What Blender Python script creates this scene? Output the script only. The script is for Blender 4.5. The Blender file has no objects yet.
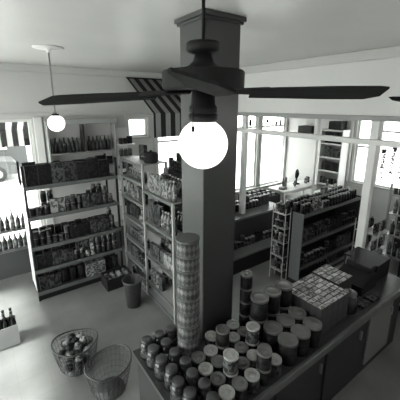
import bpy, bmesh, math, random
from mathutils import Vector, Matrix
random.seed(7)
PI = math.pi
SC = bpy.context.scene
COL = SC.collection

# ------------------------------------------------------------------ camera geometry
# World axes: x runs along the street front, y runs towards the street, z up, floor at z = 0.
H = 2.9
F0, PX0, PY0 = 308.0, 198.0, 181.0
PITCH = math.radians(13.95)
CS, SN = 0.5828, 0.8126
cp, sp = math.cos(PITCH), math.sin(PITCH)
def ray(px, py):
    dy = py - PY0
    f = F0*cp - dy*sp; dn = F0*sp + dy*cp; x = px - PX0
    return (SN*x + CS*f, -CS*x + SN*f, -dn)
def on_z(px, py, z):
    r = ray(px, py); k = (z-H)/r[2]
    return r[0]*k, r[1]*k
def on_x(px, py, x):
    r = ray(px, py); k = x/r[0]
    return r[1]*k, H + r[2]*k
def on_y(px, py, y):
    r = ray(px, py); k = y/r[1]
    return r[0]*k, H + r[2]*k

ORD = ['first', 'second', 'third', 'fourth', 'fifth', 'sixth', 'seventh', 'eighth', 'ninth', 'tenth', 'eleventh', 'twelfth', 'thirteenth',
       'fourteenth', 'fifteenth', 'sixteenth', 'seventeenth', 'eighteenth', 'nineteenth', 'twentieth', 'twenty-first', 'twenty-second',
       'twenty-third', 'twenty-fourth', 'twenty-fifth', 'twenty-sixth', 'twenty-seventh', 'twenty-eighth', 'twenty-ninth', 'thirtieth']
# ------------------------------------------------------------------ materials
def lin(v):
    v = v/255.0
    return v/12.92 if v <= 0.04045 else ((v+0.055)/1.055)**2.4
def grey(v, tint=0.0):
    g = v
    k = .955 if g < .12 else (.985 if g < .4 else 1.0)
    return (g*k, g, g*(.985 if k < .97 else .98), 1)
MATS = {}
def mat(name, v, rough=0.6, var=0.0, scale=8.0, bump=0.0, metal=0.0, spec=0.5, stretch=None):
    if name in MATS: return MATS[name]
    m = bpy.data.materials.new(name); m.use_nodes = True
    nt = m.node_tree; N = nt.nodes; L = nt.links
    b = N['Principled BSDF']
    b.inputs['Roughness'].default_value = rough
    b.inputs['Metallic'].default_value = metal
    b.inputs['Specular IOR Level'].default_value = spec
    b.inputs['Base Color'].default_value = grey(v)
    if var or bump:
        tc = N.new('ShaderNodeTexCoord'); no = N.new('ShaderNodeTexNoise')
        no.inputs['Scale'].default_value = scale; no.inputs['Detail'].default_value = 4
        if stretch:
            mp = N.new('ShaderNodeMapping'); mp.inputs['Scale'].default_value = stretch
            L.new(tc.outputs['Object'], mp.inputs[0]); L.new(mp.outputs[0], no.inputs[0])
        else: L.new(tc.outputs['Object'], no.inputs[0])
        if var:
            cr = N.new('ShaderNodeValToRGB')
            cr.color_ramp.elements[0].position = .3; cr.color_ramp.elements[1].position = .7
            cr.color_ramp.elements[0].color = grey(v*(1-var)); cr.color_ramp.elements[1].color = grey(min(1, v*(1+var)))
            L.new(no.outputs[0], cr.inputs[0]); L.new(cr.outputs[0], b.inputs['Base Color'])
        if bump:
            bp = N.new('ShaderNodeBump'); bp.inputs['Strength'].default_value = bump
            bp.inputs['Distance'].default_value = .01
            L.new(no.outputs[0], bp.inputs['Height']); L.new(bp.outputs[0], b.inputs['Normal'])
    MATS[name] = m
    return m
def print_mat(name, lo, hi, scale=30, thr=.5, rough=.5):
    """printed packaging: panels and specks of two tones, every pack a little different"""
    if name in MATS: return MATS[name]
    m = bpy.data.materials.new(name); m.use_nodes = True
    nt = m.node_tree; N = nt.nodes; L = nt.links
    b = N['Principled BSDF']; b.inputs['Roughness'].default_value = rough; b.inputs['Specular IOR Level'].default_value = .2
    tc = N.new('ShaderNodeTexCoord'); oi = N.new('ShaderNodeObjectInfo')
    vm = N.new('ShaderNodeVectorMath'); vm.operation = 'ADD'
    cm = N.new('ShaderNodeCombineXYZ'); mu = N.new('ShaderNodeMath'); mu.operation = 'MULTIPLY'; mu.inputs[1].default_value = 37
    L.new(oi.outputs['Random'], mu.inputs[0])
    for i in range(3): L.new(mu.outputs[0], cm.inputs[i])
    L.new(tc.outputs['Object'], vm.inputs[0]); L.new(cm.outputs[0], vm.inputs[1])
    vo = N.new('ShaderNodeTexVoronoi'); vo.inputs['Scale'].default_value = scale; vo.distance = 'CHEBYCHEV'
    L.new(vm.outputs[0], vo.inputs['Vector'])
    bw = N.new('ShaderNodeSeparateColor'); L.new(vo.outputs['Color'], bw.inputs[0])
    cr = N.new('ShaderNodeValToRGB'); cr.color_ramp.interpolation = 'LINEAR'
    cr.color_ramp.elements[0].position = thr-.08; cr.color_ramp.elements[1].position = thr+.08
    cr.color_ramp.elements[0].color = grey(lo); cr.color_ramp.elements[1].color = grey(hi)
    L.new(bw.outputs[0], cr.inputs[0])
    hs = N.new('ShaderNodeMix'); hs.data_type = 'RGBA'; hs.blend_type = 'MULTIPLY'; hs.inputs[0].default_value = 1
    mr = N.new('ShaderNodeMapRange'); mr.inputs['To Min'].default_value = .55; mr.inputs['To Max'].default_value = 1.25
    L.new(oi.outputs['Random'], mr.inputs[0]); L.new(cr.outputs[0], hs.inputs[6]); L.new(mr.outputs[0], hs.inputs[7])
    L.new(hs.outputs[2], b.inputs['Base Color'])
    MATS[name] = m
    return m
def emit(name, v, s):
    m = bpy.data.materials.new(name); m.use_nodes = True
    b = m.node_tree.nodes['Principled BSDF']; b.inputs['Base Color'].default_value = grey(.85)
    b.inputs['Emission Color'].default_value = (v, v*.985, v*.96, 1); b.inputs['Emission Strength'].default_value = s
    b.inputs['Roughness'].default_value = .25
    return m
def glass(name, refl=.08):
    m = bpy.data.materials.new(name); m.use_nodes = True
    nt = m.node_tree; N = nt.nodes; L = nt.links; N.remove(N['Principled BSDF'])
    t = N.new('ShaderNodeBsdfTransparent'); t.inputs[0].default_value = (.93, .95, .94, 1)
    g = N.new('ShaderNodeBsdfGlossy'); g.inputs['Roughness'].default_value = .02
    mx = N.new('ShaderNodeMixShader'); mx.inputs[0].default_value = refl
    L.new(t.outputs[0], mx.inputs[1]); L.new(g.outputs[0], mx.inputs[2]); L.new(mx.outputs[0], N['Material Output'].inputs[0])
    return m
def stripe_mat(name, period, phase=0.0, transl=.25, dark=.012, pale=.62):
    m = bpy.data.materials.new(name); m.use_nodes = True
    nt = m.node_tree; N = nt.nodes; L = nt.links; b = N['Principled BSDF']
    tc = N.new('ShaderNodeTexCoord'); sx = N.new('ShaderNodeSeparateXYZ'); L.new(tc.outputs['Object'], sx.inputs[0])
    a = N.new('ShaderNodeMath'); a.operation = 'MULTIPLY_ADD'; a.inputs[1].default_value = 1/period; a.inputs[2].default_value = 50+phase
    L.new(sx.outputs[0], a.inputs[0])
    f = N.new('ShaderNodeMath'); f.operation = 'FRACT'; L.new(a.outputs[0], f.inputs[0])
    g = N.new('ShaderNodeMath'); g.operation = 'GREATER_THAN'; g.inputs[1].default_value = .5; L.new(f.outputs[0], g.inputs[0])
    mx = N.new('ShaderNodeMix'); mx.data_type = 'RGBA'; mx.inputs[6].default_value = grey(dark); mx.inputs[7].default_value = grey(pale)
    L.new(g.outputs[0], mx.inputs[0]); L.new(mx.outputs[2], b.inputs['Base Color']); b.inputs['Roughness'].default_value = .8
    tr = N.new('ShaderNodeBsdfTranslucent'); L.new(mx.outputs[2], tr.inputs[0])
    ms = N.new('ShaderNodeMixShader'); ms.inputs[0].default_value = transl
    L.new(b.outputs[0], ms.inputs[1]); L.new(tr.outputs[0], ms.inputs[2]); L.new(ms.outputs[0], N['Material Output'].inputs[0])
    return m
def diamond_mat(name):
    m = bpy.data.materials.new(name); m.use_nodes = True
    nt = m.node_tree; N = nt.nodes; L = nt.links; b = N['Principled BSDF']; b.inputs['Roughness'].default_value = .45
    tc = N.new('ShaderNodeTexCoord'); sx = N.new('ShaderNodeSeparateXYZ'); L.new(tc.outputs['Object'], sx.inputs[0])
    def M(op, x, y=None):
        n = N.new('ShaderNodeMath'); n.operation = op
        for i, v in enumerate((x, y)):
            if v is None: continue
            if isinstance(v, (int, float)): n.inputs[i].default_value = v
            else: L.new(v, n.inputs[i])
        return n.outputs[0]
    u = M('MULTIPLY', M('ARCTAN2', sx.outputs[1], sx.outputs[0]), 8.0)
    v = M('MULTIPLY', sx.outputs[2], 2*PI/.125)
    p = M('MULTIPLY', M('SINE', M('ADD', u, v)), M('SINE', M('SUBTRACT', u, v)))
    cr = N.new('ShaderNodeValToRGB'); cr.color_ramp.elements[0].position = .42; cr.color_ramp.elements[1].position = .6
    cr.color_ramp.elements[0].color = grey(.035); cr.color_ramp.elements[1].color = grey(.12)
    L.new(M('MULTIPLY_ADD', p, .5), cr.inputs[0])
    nt.nodes[-1]
    L.new(cr.outputs[0], b.inputs['Base Color'])
    for n in N:
        if n.type == 'MATH' and n.operation == 'MULTIPLY_ADD': n.inputs[2].default_value = .5
    return m

M_ceil = mat('ceiling_paint', .62, .35, .05, 1.2)
M_wall = mat('wall_paint', .56, .55, .04, 1.0)
M_trim = mat('trim_paint', .55, .4)
M_trimd = mat('trim_grey', .30, .5)  # even mid grey for the beam ledge and the shelf unit's back
M_col = mat('column_paint', .05, .38, .06, 2.0)
M_coltrim = mat('column_moulding', .05, .4)
M_fan = mat('fan_enamel', .022, .6, spec=.15)
M_blade = mat('fan_blade_wood', .03, .9, .25, 3, spec=.02, stretch=(1, 14, 14))
M_metal = mat('dull_metal', .35, .3, metal=.8)
M_rack = mat('rack_enamel', .30, .45)
M_gond = mat('gondola_enamel', .035, .6, spec=.2)
M_gedge = mat('shelf_edge_grey', .11, .45)
M_dark = mat('dark_paint', .015, .6, spec=.2)
M_white = mat('white_paint', .72, .45)
M_wood = mat('counter_wood', .04, .35, .2, 4, stretch=(1, 12, 1))
M_woodl = mat('counter_edge_wood', .10, .35, .15, 6)
M_cpanel = mat('counter_panel', .02, .6, .15, 3)
M_cpanel2 = mat('counter_panel_pale', .18, .5)
M_sill = mat('sill_board', .34, .5, .1, 3)
M_glass = glass('window_glass')
M_globe = emit('opal_glass', 1.0, 1.1)
M_wire = mat('basket_wire', .05, .4)
M_wick = mat('basket_wicker', .05, .6, .3, 30)
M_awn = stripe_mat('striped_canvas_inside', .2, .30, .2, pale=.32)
M_awnx = stripe_mat('striped_canvas_outside', .2, .05, .35)
M_tower = diamond_mat('diamond_label')
M_tin = mat('tin_metal', .16, .35, metal=.6)
M_lidp = mat('pale_lid', .34, .4, .2, 60)
M_lidd = mat('dark_lid', .04, .4)

# ------------------------------------------------------------------ mesh helpers
class MB:
    def __init__(s): s.bm = bmesh.new(); s.mats = []
    def mi(s, m):
        if m not in s.mats: s.mats.append(m)
        return s.mats.index(m)
    def box(s, x0, x1, y0, y1, z0, z1, m, bev=0.0):
        r = bmesh.ops.create_cube(s.bm, size=1)
        vs = r['verts']
        for v in vs:
            v.co = Vector((x0+(v.co.x+.5)*(x1-x0), y0+(v.co.y+.5)*(y1-y0), z0+(v.co.z+.5)*(z1-z0)))
        fs = set(f for v in vs for f in v.link_faces); i = s.mi(m)
        for f in fs: f.material_index = i
        if bev:
            es = list(set(e for v in vs for e in v.link_edges))
            rr = bmesh.ops.bevel(s.bm, geom=es, offset=bev, segments=1, affect='EDGES')
            for f in rr['faces']: f.material_index = i
        return s
    def lathe(s, prof, c=(0, 0, 0), seg=20, m=None, ms=None, axis='z', smooth=True):
        """prof: list of (r, z); ms: optional material per profile segment"""
        rings = []
        for (r, z) in prof:
            ring = []
            n = 1 if r < 1e-6 else seg
            for k in range(n):
                a = 2*PI*k/seg
                p = (r*math.cos(a), r*math.sin(a), z)
                if axis == 'y': p = (p[0], p[2], p[1])
                if axis == 'x': p = (p[2], p[0], p[1])
                ring.append(s.bm.verts.new((c[0]+p[0], c[1]+p[1], c[2]+p[2])))
            rings.append(ring)
        for j in range(len(prof)-1):
            A, B = rings[j], rings[j+1]
            i = s.mi(ms[j] if ms else m)
            for k in range(seg):
                k2 = (k+1) % seg
                if len(A) == 1 and len(B) == 1: continue
                if len(A) == 1: f = s.bm.faces.new((A[0], B[k], B[k2]))
                elif len(B) == 1: f = s.bm.faces.new((A[k], A[k2], B[0]))
                else: f = s.bm.faces.new((A[k], A[k2], B[k2], B[k]))
                f.material_index = i; f.smooth = smooth
        return s
    def tube(s, pts, r, m, seg=6, closed=False):
        pts = [Vector(p) for p in pts]; n = len(pts); rings = []
        up0 = Vector((0, 0, 1))
        for i, p in enumerate(pts):
            a = pts[(i-1) % n] if (closed or i > 0) else p
            b = pts[(i+1) % n] if (closed or i < n-1) else p
            t = (b-a).normalized()
            up = up0 if abs(t.dot(up0)) < .95 else Vector((1, 0, 0))
            u = t.cross(up).normalized(); v = t.cross(u).normalized()
            rings.append([s.bm.verts.new(p+r*(math.cos(2*PI*k/seg)*u+math.sin(2*PI*k/seg)*v)) for k in range(seg)])
        idx = s.mi(m)
        for i in range(n if closed else n-1):
            A, B = rings[i], rings[(i+1) % n]
            for k in range(seg):
                f = s.bm.faces.new((A[k], A[(k+1) % seg], B[(k+1) % seg], B[k])); f.material_index = idx; f.smooth = True
        if not closed:
            for R_ in (rings[0], rings[-1]):
                f = s.bm.faces.new(R_); f.material_index = idx
        return s
    def prism(s, poly, axis, lo, hi, m):
        """poly in the two other axes, extruded along axis"""
        def mk(p, t):
            if axis == 'x': return (t, p[0], p[1])
            if axis == 'y': return (p[0], t, p[1])
            return (p[0], p[1], t)
        A = [s.bm.verts.new(mk(p, lo)) for p in poly]; B = [s.bm.verts.new(mk(p, hi)) for p in poly]
        i = s.mi(m); n = len(poly)
        for f in [s.bm.faces.new(A), s.bm.faces.new(B)] + [s.bm.faces.new((A[k], A[(k+1) % n], B[(k+1) % n], B[k])) for k in range(n)]:
            f.material_index = i
        return s
    def mesh(s, name):
        bmesh.ops.recalc_face_normals(s.bm, faces=s.bm.faces)
        me = bpy.data.meshes.new(name); s.bm.to_mesh(me); s.bm.free()
        for m in s.mats: me.materials.append(m)
        return me
    def obj(s, name, parent=None, loc=None):
        o = bpy.data.objects.new(name, s.mesh(name)); COL.objects.link(o)
        if parent: o.parent = parent
        if loc: o.location = loc
        return o
def tag(o, label, cat, group=None, kind=None):
    o['label'] = label; o['category'] = cat
    if group: o['group'] = group
    if kind: o['kind'] = kind
    return o
def thing(name, label, cat, loc=(0, 0, 0), rz=0, group=None, kind=None):
    o = bpy.data.objects.new(name, None); COL.objects.link(o); o.empty_display_size = .1
    o.location = loc; o.rotation_euler = (0, 0, rz)
    return tag(o, label, cat, group, kind)
def struct(o, label, cat): return tag(o, label, cat, None, 'structure')
def clone(o, loc, rz=0, label=None, group=None, scale=None):
    r = o.copy(); COL.objects.link(r); r.location = loc; r.rotation_euler = (0, 0, rz)
    if scale: r.scale = scale
    if label: r['label'] = label
    if group: r['group'] = group
    for ch in list(o.children):
        c = ch.copy(); COL.objects.link(c); c.parent = r
        for g in list(ch.children):
            d = g.copy(); COL.objects.link(d); d.parent = c
            for g2 in list(g.children):
                e = g2.copy(); COL.objects.link(e); e.parent = d
    return r


# ------------------------------------------------------------------ room shell
CEIL = 3.54
X0, X1, Y0, Y1 = -2.6, 7.6, -1.8, 6.0
M_floor = bpy.data.materials.new('worn_floor'); M_floor.use_nodes = True
def floor_mat():
    nt = M_floor.node_tree; N = nt.nodes; L = nt.links; b = N['Principled BSDF']
    tc = N.new('ShaderNodeTexCoord'); no = N.new('ShaderNodeTexNoise'); no.inputs['Scale'].default_value = 1.3; no.inputs['Detail'].default_value = 6
    L.new(tc.outputs['Object'], no.inputs[0])
    cr = N.new('ShaderNodeValToRGB'); cr.color_ramp.elements[0].position = .3; cr.color_ramp.elements[1].position = .7
    cr.color_ramp.elements[0].color = grey(.12); cr.color_ramp.elements[1].color = grey(.22)
    L.new(no.outputs[0], cr.inputs[0])
    br = N.new('ShaderNodeTexBrick'); br.inputs['Scale'].default_value = 1; br.offset = 0
    br.inputs['Brick Width'].default_value = .3; br.inputs['Row Height'].default_value = .3; br.inputs['Mortar Size'].default_value = .003
    br.inputs['Color1'].default_value = (1, 1, 1, 1); br.inputs['Color2'].default_value = (.96, .96, .96, 1); br.inputs['Mortar'].default_value = (.86, .86, .86, 1)
    L.new(tc.outputs['Object'], br.inputs[0])
    mx = N.new('ShaderNodeMix'); mx.data_type = 'RGBA'; mx.blend_type = 'MULTIPLY'; mx.inputs[0].default_value = 1
    L.new(cr.outputs[0], mx.inputs[6]); L.new(br.outputs[0], mx.inputs[7]); L.new(mx.outputs[2], b.inputs['Base Color'])
    b.inputs['Roughness'].default_value = .33; b.inputs['Specular IOR Level'].default_value = .6
floor_mat()
struct(MB().box(X0-.15, X1+.15, Y0-.15, Y1+.15, -.12, 0, M_floor).obj('floor'), 'worn pale tiled shop floor', 'floor')
struct(MB().box(X0-.15, X1+.15, Y0-.15, Y1+.15, CEIL, CEIL+.12, M_ceil).obj('ceiling'), 'smooth pale painted ceiling', 'ceiling')


def wall_with_holes(axis, lo, hi, t0, t1, holes, name, label):
    """a wall running from lo to hi along axis, holes = (a0, a1, z0, z1) sorted"""
    m = MB()
    def bx(a0, a1, z0, z1):
        if a1-a0 < 1e-4 or z1-z0 < 1e-4: return
        if axis == 'x': m.box(a0, a1, t0, t1, z0, z1, M_wall)
        else: m.box(t0, t1, a0, a1, z0, z1, M_wall)
    c = lo
    for (a0, a1, z0, z1) in holes:
        bx(c, a0, 0, CEIL); bx(a0, a1, 0, z0); bx(a0, a1, z1, CEIL); c = a1
    bx(c, hi, 0, CEIL)
    return struct(m.obj(name), label, 'wall')
WT = .14
front = [(-1.9, .80, .52, 2.66), (2.54, 2.99, 2.24, 2.64), (3.2, 3.86, .6, 2.64), (5.3, 6.32, .6, 2.66), (6.5, 7.5, .6, 2.66)]
wall_with_holes('x', X0-.15, X1+.15, Y1, Y1+WT, front, 'wall_front', 'pale street-side wall pierced by shop windows')
b1 = on_x(374.5, 140, X1)[0]; b2 = on_x(356.5, 140, X1)[0]; b3 = on_x(399, 140, X1)[0]-.5; b4 = on_x(379, 140, X1)[0]
side = [(.9, b3-.25, 1.0, 2.62), (b3, b4, 1.0, 2.62), (b1, b2, 1.0, 2.68)]  # first opening is added out of view for extra daylight in the bay
wall_with_holes('y', Y0, Y1, X1, X1+WT, side, 'wall_right', 'pale end wall of the side bay with two windows')

back_holes = []
wall_with_holes('x', X0-.15, X1+.15, Y0-.15, Y0, back_holes, 'wall_back', 'back wall of the shop behind the counter')
left_holes = [(.6, 3.05, .45, 3.0), (3.2, 5.7, .45, 3.0)]  # unseen openings added to let daylight in from the left
wall_with_holes('y', Y0, Y1, X0-.15, X0, left_holes, 'wall_left', 'left end wall of the shop with two large added windows')
WN = [0]
def window(axis, a0, a1, z0, z1, t0, label, mull=(), bars=(), fw=.045):
    WN[0] += 1
    t = thing('window_%d' % WN[0], label, 'window', kind='structure')
    m = MB(); g = MB()
    def bx(mb, p0, p1, q0, q1, d0, d1, mm):
        if axis == 'x': mb.box(p0, p1, t0+d0, t0+d1, q0, q1, mm)
        else: mb.box(t0+d0, t0+d1, p0, p1, q0, q1, mm)
    bx(m, a0, a0+fw, z0, z1, .03, .11, M_white); bx(m, a1-fw, a1, z0, z1, .03, .11, M_white)
    bx(m, a0+fw, a1-fw, z0, z0+fw, .03, .11, M_white); bx(m, a0+fw, a1-fw, z1-fw, z1, .03, .11, M_white)
    for c in mull: bx(m, c-fw/2, c+fw/2, z0+fw, z1-fw, .035, .105, M_white)
    for c in bars: bx(m, a0+fw, a1-fw, c-fw/2, c+fw/2, .04, .10, M_white)
    m.obj('window_frame', t)
    bx(g, a0+fw, a1-fw, z0+fw, z1-fw, .066, .074, M_glass); g.obj('pane', t)
    c = MB()
    for (p0, p1, q0, q1) in ((a0-.07, a0, z0-.05, z1+.07), (a1, a1+.07, z0-.05, z1+.07), (a0, a1, z1, z1+.07)):
        bx(c, p0, p1, q0, q1, -.02, 0, M_trim)
    c.obj('casing', t)
    s = MB(); bx(s, a0-.05, a1+.05, z0-.03, z0, -.10 if z0 < 1 else -.04, .0, M_sill); s.obj('window_sill', t)
    return t
w1 = window('x', -1.9, .80, .52, 2.66, Y1, 'large street window at the far left with car beyond', mull=(-.55,))
window('x', 2.54, 2.99, 2.24, 2.64, Y1, 'small high transom window left of the striped indoor awning')
window('x', 3.2, 3.86, .6, 2.64, Y1, 'bright narrow window under the indoor striped awning', bars=(2.1,))
w5 = window('x', 5.3, 6.32, .6, 2.66, Y1, 'street window of the side bay next to the column', mull=(5.95,), bars=(2.3,))
w6 = window('x', 6.5, 7.5, .6, 2.66, Y1, 'brightest tall street window in the bay corner', bars=(2.3,))
window('y', b3, b4, 1.0, 2.62, X1, 'window at the right edge behind the corner post', bars=(2.3,))
window('y', b1, b2, 1.0, 2.68, X1, 'narrow window in the end wall left of the corner post', bars=(1.9,))
for k, (a0, a1, z0, z1) in enumerate(side[:1]):
    window('y', a0, a1, z0, z1, X1, 'added end wall window of the side bay beyond the right edge')
for k, (a0, a1, z0, z1) in enumerate(left_holes):
    window('y', a0, a1, z0, z1, X0-.12, 'added large window in the left end wall, %s from the back' % ORD[k], mull=((a0+a1)/2,))
# painted marks on the transom glass of the bay windows
for (p0, p1, y0, y1, w, n) in ((249, 252, 119, 126, w5, 0), (256, 258, 119, 127, w5, 1), (266, 269, 119, 123, w6, 0), (271.5, 273, 119, 127, w6, 1),
                               (275, 277.5, 121, 125, w6, 2), (279.5, 282, 119.5, 125.5, w6, 3)):
    xa, za = on_y(p0, y1, Y1+.06); xb, zb = on_y(p1, y0, Y1+.06)
    m = MB().box(xa, xb, Y1+.058, Y1+.0655, za, zb, M_dark, .004)
    m.obj('painted_mark', w)

# tall white blind beside the end-wall window, wall trims
m = MB(); bA, bB = on_x(350.5, 140, X1)[0], on_x(356, 140, X1)[0]
for k in range(7):
    yy = bB + .08 + k*(bA-bB-.1)/7.0
    m.lathe([(.0, 1.0), (.026, 1.0), (.026, 2.7), (0, 2.7)], (X1-.06, yy, 0), 8, M_white)
tag(m.obj('curtain'), 'pale gathered curtain left of the end wall window', 'curtain')
TR = [0]
def trim(x0, x1, y0, y1, z0, z1, label, m=None):
    TR[0] += 1
    return struct(MB().box(x0, x1, y0, y1, z0, z1, m or M_trim, .006).obj('trim_%d' % TR[0]), label, 'trim')
PT = 4.03
trim(X0, PT-.005, Y1-.05, Y1-.001, 3.42, 3.539, 'cornice above the street windows of the main room')
trim(PT-.05, PT-.001, Y0, Y1-.055, 3.42, 3.539, 'cornice along the dividing beam')
trim(X0, 2.52, Y1-.03, Y1-.001, 2.70, 2.76, 'head casing board above the left street windows')
trim(X0, 2.4, Y1-.022, Y1-.001, 0.0, .14, 'skirting under the left street window', M_cpanel2)
trim(.83, .96, Y1-.05, Y1-.021, .56, 2.69, 'pale post at the right side of the big left window', M_white)

# dividing beam with transom lights and posts
struct(MB().box(PT, PT+.12, Y0, Y1, 2.74, CEIL, mat('beam_paint_lit', .70, .55, .03, 1.0)).obj('wall_divider'), 'pale beam wall dividing the shop from the side bay', 'wall')  # wall paint made paler, window light on the beam put into its colour
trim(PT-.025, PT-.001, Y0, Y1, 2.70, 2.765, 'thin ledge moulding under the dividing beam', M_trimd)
trim(PT, PT+.1, Y0, Y1, 2.40, 2.47, 'white crossbar spanning the opening below the beam', M_white)
def post(px, w, label):
    y = on_x(px, 130, PT+.05)[0]
    return trim(PT+.005, PT+.095, y-w/2, y+w/2, 0.001, 2.399, label, M_white), trim(PT+.01, PT+.09, y-w/2, y+w/2, 2.471, 2.739, label.replace('post', 'transom stub above the post'), M_white)
post(376, .10, 'white square corner post at the right of the opening')
post(245, .10, 'white square post just right of the dark column')
yy = on_x(317, 130, PT+.05)[0]
trim(PT+.02, PT+.08, yy-.03, yy+.03, 2.471, 2.739, 'thin transom divider halfway along the opening', M_white)
t = thing('support_pole', 'thin white pole rising behind the right gondola', 'pole', (6.0, 4.05-.12, 0))
MB().lathe([(0, 0), (.028, 0), (.028, 3.49), (0, 3.49)], seg=12, m=M_white).obj('pole', t)
MB().lathe([(.029, 0), (.06, 0), (.06, .02), (.029, .03)], seg=12, m=M_white).obj('base', t)

# dark column with capital
cx0, cx1, cy0, cy1 = 1.404, 1.755, 1.885, 2.205
t = thing('column', 'dark painted square column in the middle of the shop', 'column', kind='structure')
MB().box(cx0, cx1, cy0, cy1, 0, CEIL-.001, M_col, .006).obj('shaft', t)
def ring(z0, z1, e, m, name):
    MB().box(cx0-e, cx1+e, cy0-e, cy1+e, z0, z1, m, .004).obj(name, t)
ring(CEIL-.035, CEIL-.002, .03, M_coltrim, 'capital'); ring(CEIL-.055, CEIL-.036, .016, M_coltrim, 'astragal')
ring(0.001, .16, .015, M_coltrim, 'plinth')

# ------------------------------------------------------------------ camera
cam = bpy.data.cameras.new('camera'); co = bpy.data.objects.new('camera', cam); COL.objects.link(co)
co.location = (0, 0, H); co.rotation_euler = (PI/2-PITCH, 0, -math.atan2(CS, SN))
cam.sensor_width = 36; cam.lens = F0/400*36; cam.shift_x = .005; cam.shift_y = -.0475; cam.clip_start = .02
SC.camera = co

# ------------------------------------------------------------------ ceiling fan
def campt(X, D, z=0):   # right / forward of the camera on plan
    return (SN*X + CS*D, -CS*X + SN*D, z)
YAW = -math.atan2(CS, SN)
def blade_mesh(L0=.19, L1=.72, w0=.10, w1=.14):
    m = MB(); n = 10; top, bot = [], []
    th = .007
    pts = []
    for k in range(n+1):
        s = k/n; x = L0+(L1-L0)*s; w = (w0+(w1-w0)*min(1, s*1.6))/2
        if k == n: pts.append((x-.045, w*.98)); pts.append((x, w*.45))
        else: pts.append((x, w))
    low = [(L1-.012, -w1/2*.85)] + [(x, -w) for (x, w) in reversed(pts[:-2])]
    m.prism(pts+low, 'z', -th/2, th/2, M_blade)
    return m.mesh('blade')
BL = blade_mesh()
def fan(loc, label, angs, rz, top):
    t = thing('ceiling_fan', label, 'ceiling fan', loc, rz, 'ceiling fans')
    # origin of the fan = centre of the blade plane
    MB().lathe([(0, .012), (.15, .012), (.163, .016), (.165, .02), (.165, .078), (.160, .084), (.10, .09), (.062, .102), (.042, .12), (.032, .15), (0, .15)], seg=36, m=M_fan).obj('motor_housing', t)
    MB().lathe([(.0, .15), (.04, .15), (.062, .156), (.068, .163), (.068, .185), (.06, .192), (.0, .192)], seg=28, m=M_fan).obj('canopy', t)
    MB().lathe([(0, .192), (.007, .192), (.007, top-.03), (.05, top-.028), (.05, top-.001), (0, top-.001)], seg=12, m=M_fan).obj('downrod', t)
    MB().lathe([(0, -.08), (.05, -.08), (.058, -.075), (.058, -.055), (.05, -.045), (.045, .012), (0, .012)], seg=24, m=M_fan).obj('switch_housing', t)
    MB().lathe([(.056, -.081), (.06, -.085), (.06, -.108), (.05, -.115), (.045, -.115), (.045, -.081)], seg=24, m=M_fan).obj('globe_holder', t)
    g = MB(); R = .105; pr = []
    for k in range(17):
        a = PI*k/16; r = R*math.sin(a); z = -.208 - R*math.cos(a)
        if k > 12 and r < .046: break
        pr.append((r, z))
    pr.append((.045, -.112))
    go = g.lathe(pr, seg=40, m=M_globe).obj('globe', t); go['label'] = 'glowing round opal globe'
    MB().tube([(-.04, -.04, -.06), (-.04, -.09, -.075), (-.04, -.11, -.085), (-.04, -.1105, -.125)], .0025, M_fan, 5).lathe([(0, -.125), (.006, -.128), (.006, -.145), (0, -.148)], (-.04, -.1105, 0), 8, M_fan).obj('pull_chain', t)
    for (a, droop) in angs:
        h = bpy.data.objects.new('blade', BL); COL.objects.link(h); h.parent = t
        h.rotation_euler = Matrix.Rotation(math.radians(a), 4, 'Z').to_euler()
        h.matrix_local = Matrix.Rotation(math.radians(a), 4, 'Z') @ Matrix.Rotation(math.radians(droop), 4, 'Y') @ Matrix.Rotation(math.radians(-17), 4, 'X') @ Matrix.Translation((0, 0, .0))
        b = MB().prism([(.05, -.02), (.15, -.03), (.26, -.042), (.27, 0), (.26, .042), (.15, .03), (.05, .02)], 'z', .0045, .010, M_fan)
        br = b.obj('blade_bracket', h)
    return t
fx, fy, _ = campt(.021, 1.3)
fan((fx, fy, H+.045), 'dark four-blade ceiling fan with glowing globe before the column', [(-2, 0), (171, 2.2), (86, 0), (268.9, 0)], YAW, CEIL-H-.045)
fx2, fy2, _ = campt(2.38, 2.72)
fan((fx2, fy2, H+.045), 'dark ceiling fan beyond the right edge, one blade tip showing', [(178, 0), (88, 0), (-2, 0), (268, 0)], YAW, CEIL-H-.045)

def pendant(loc, label, drop):
    t = thing('pendant_lamp', label, 'lamp', loc, 0, 'globe pendant lamps')
    MB().lathe([(0, 0), (.165, 0), (.17, -.008), (.14, -.02), (.03, -.028), (.024, -.06), (0, -.06)], seg=32, m=M_white).obj('ceiling_plate', t)
    MB().lathe([(0, -.06), (.009, -.06), (.009, -drop+.14), (.022, -drop+.135), (.022, -drop+.115), (0, -drop+.115)], seg=10, m=M_rack).obj('rod', t)
    MB().lathe([(0, -drop+.115), (.04, -drop+.11), (.046, -drop+.085), (0, -drop+.085)], seg=16, m=M_fan).obj('globe_holder', t)
    R = .1; pr = [(R*math.sin(PI*k/14), -R*math.cos(PI*k/14)) for k in range(13)]
    MB().lathe([(r, z-drop) for r, z in pr], seg=32, m=M_globe).obj('globe', t)
    return t
px_, py_ = on_z(48, 47, CEIL)
p0 = pendant((px_, py_, CEIL-.001), 'glowing globe pendant lamp hanging by the left street window', CEIL-2.68)

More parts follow.
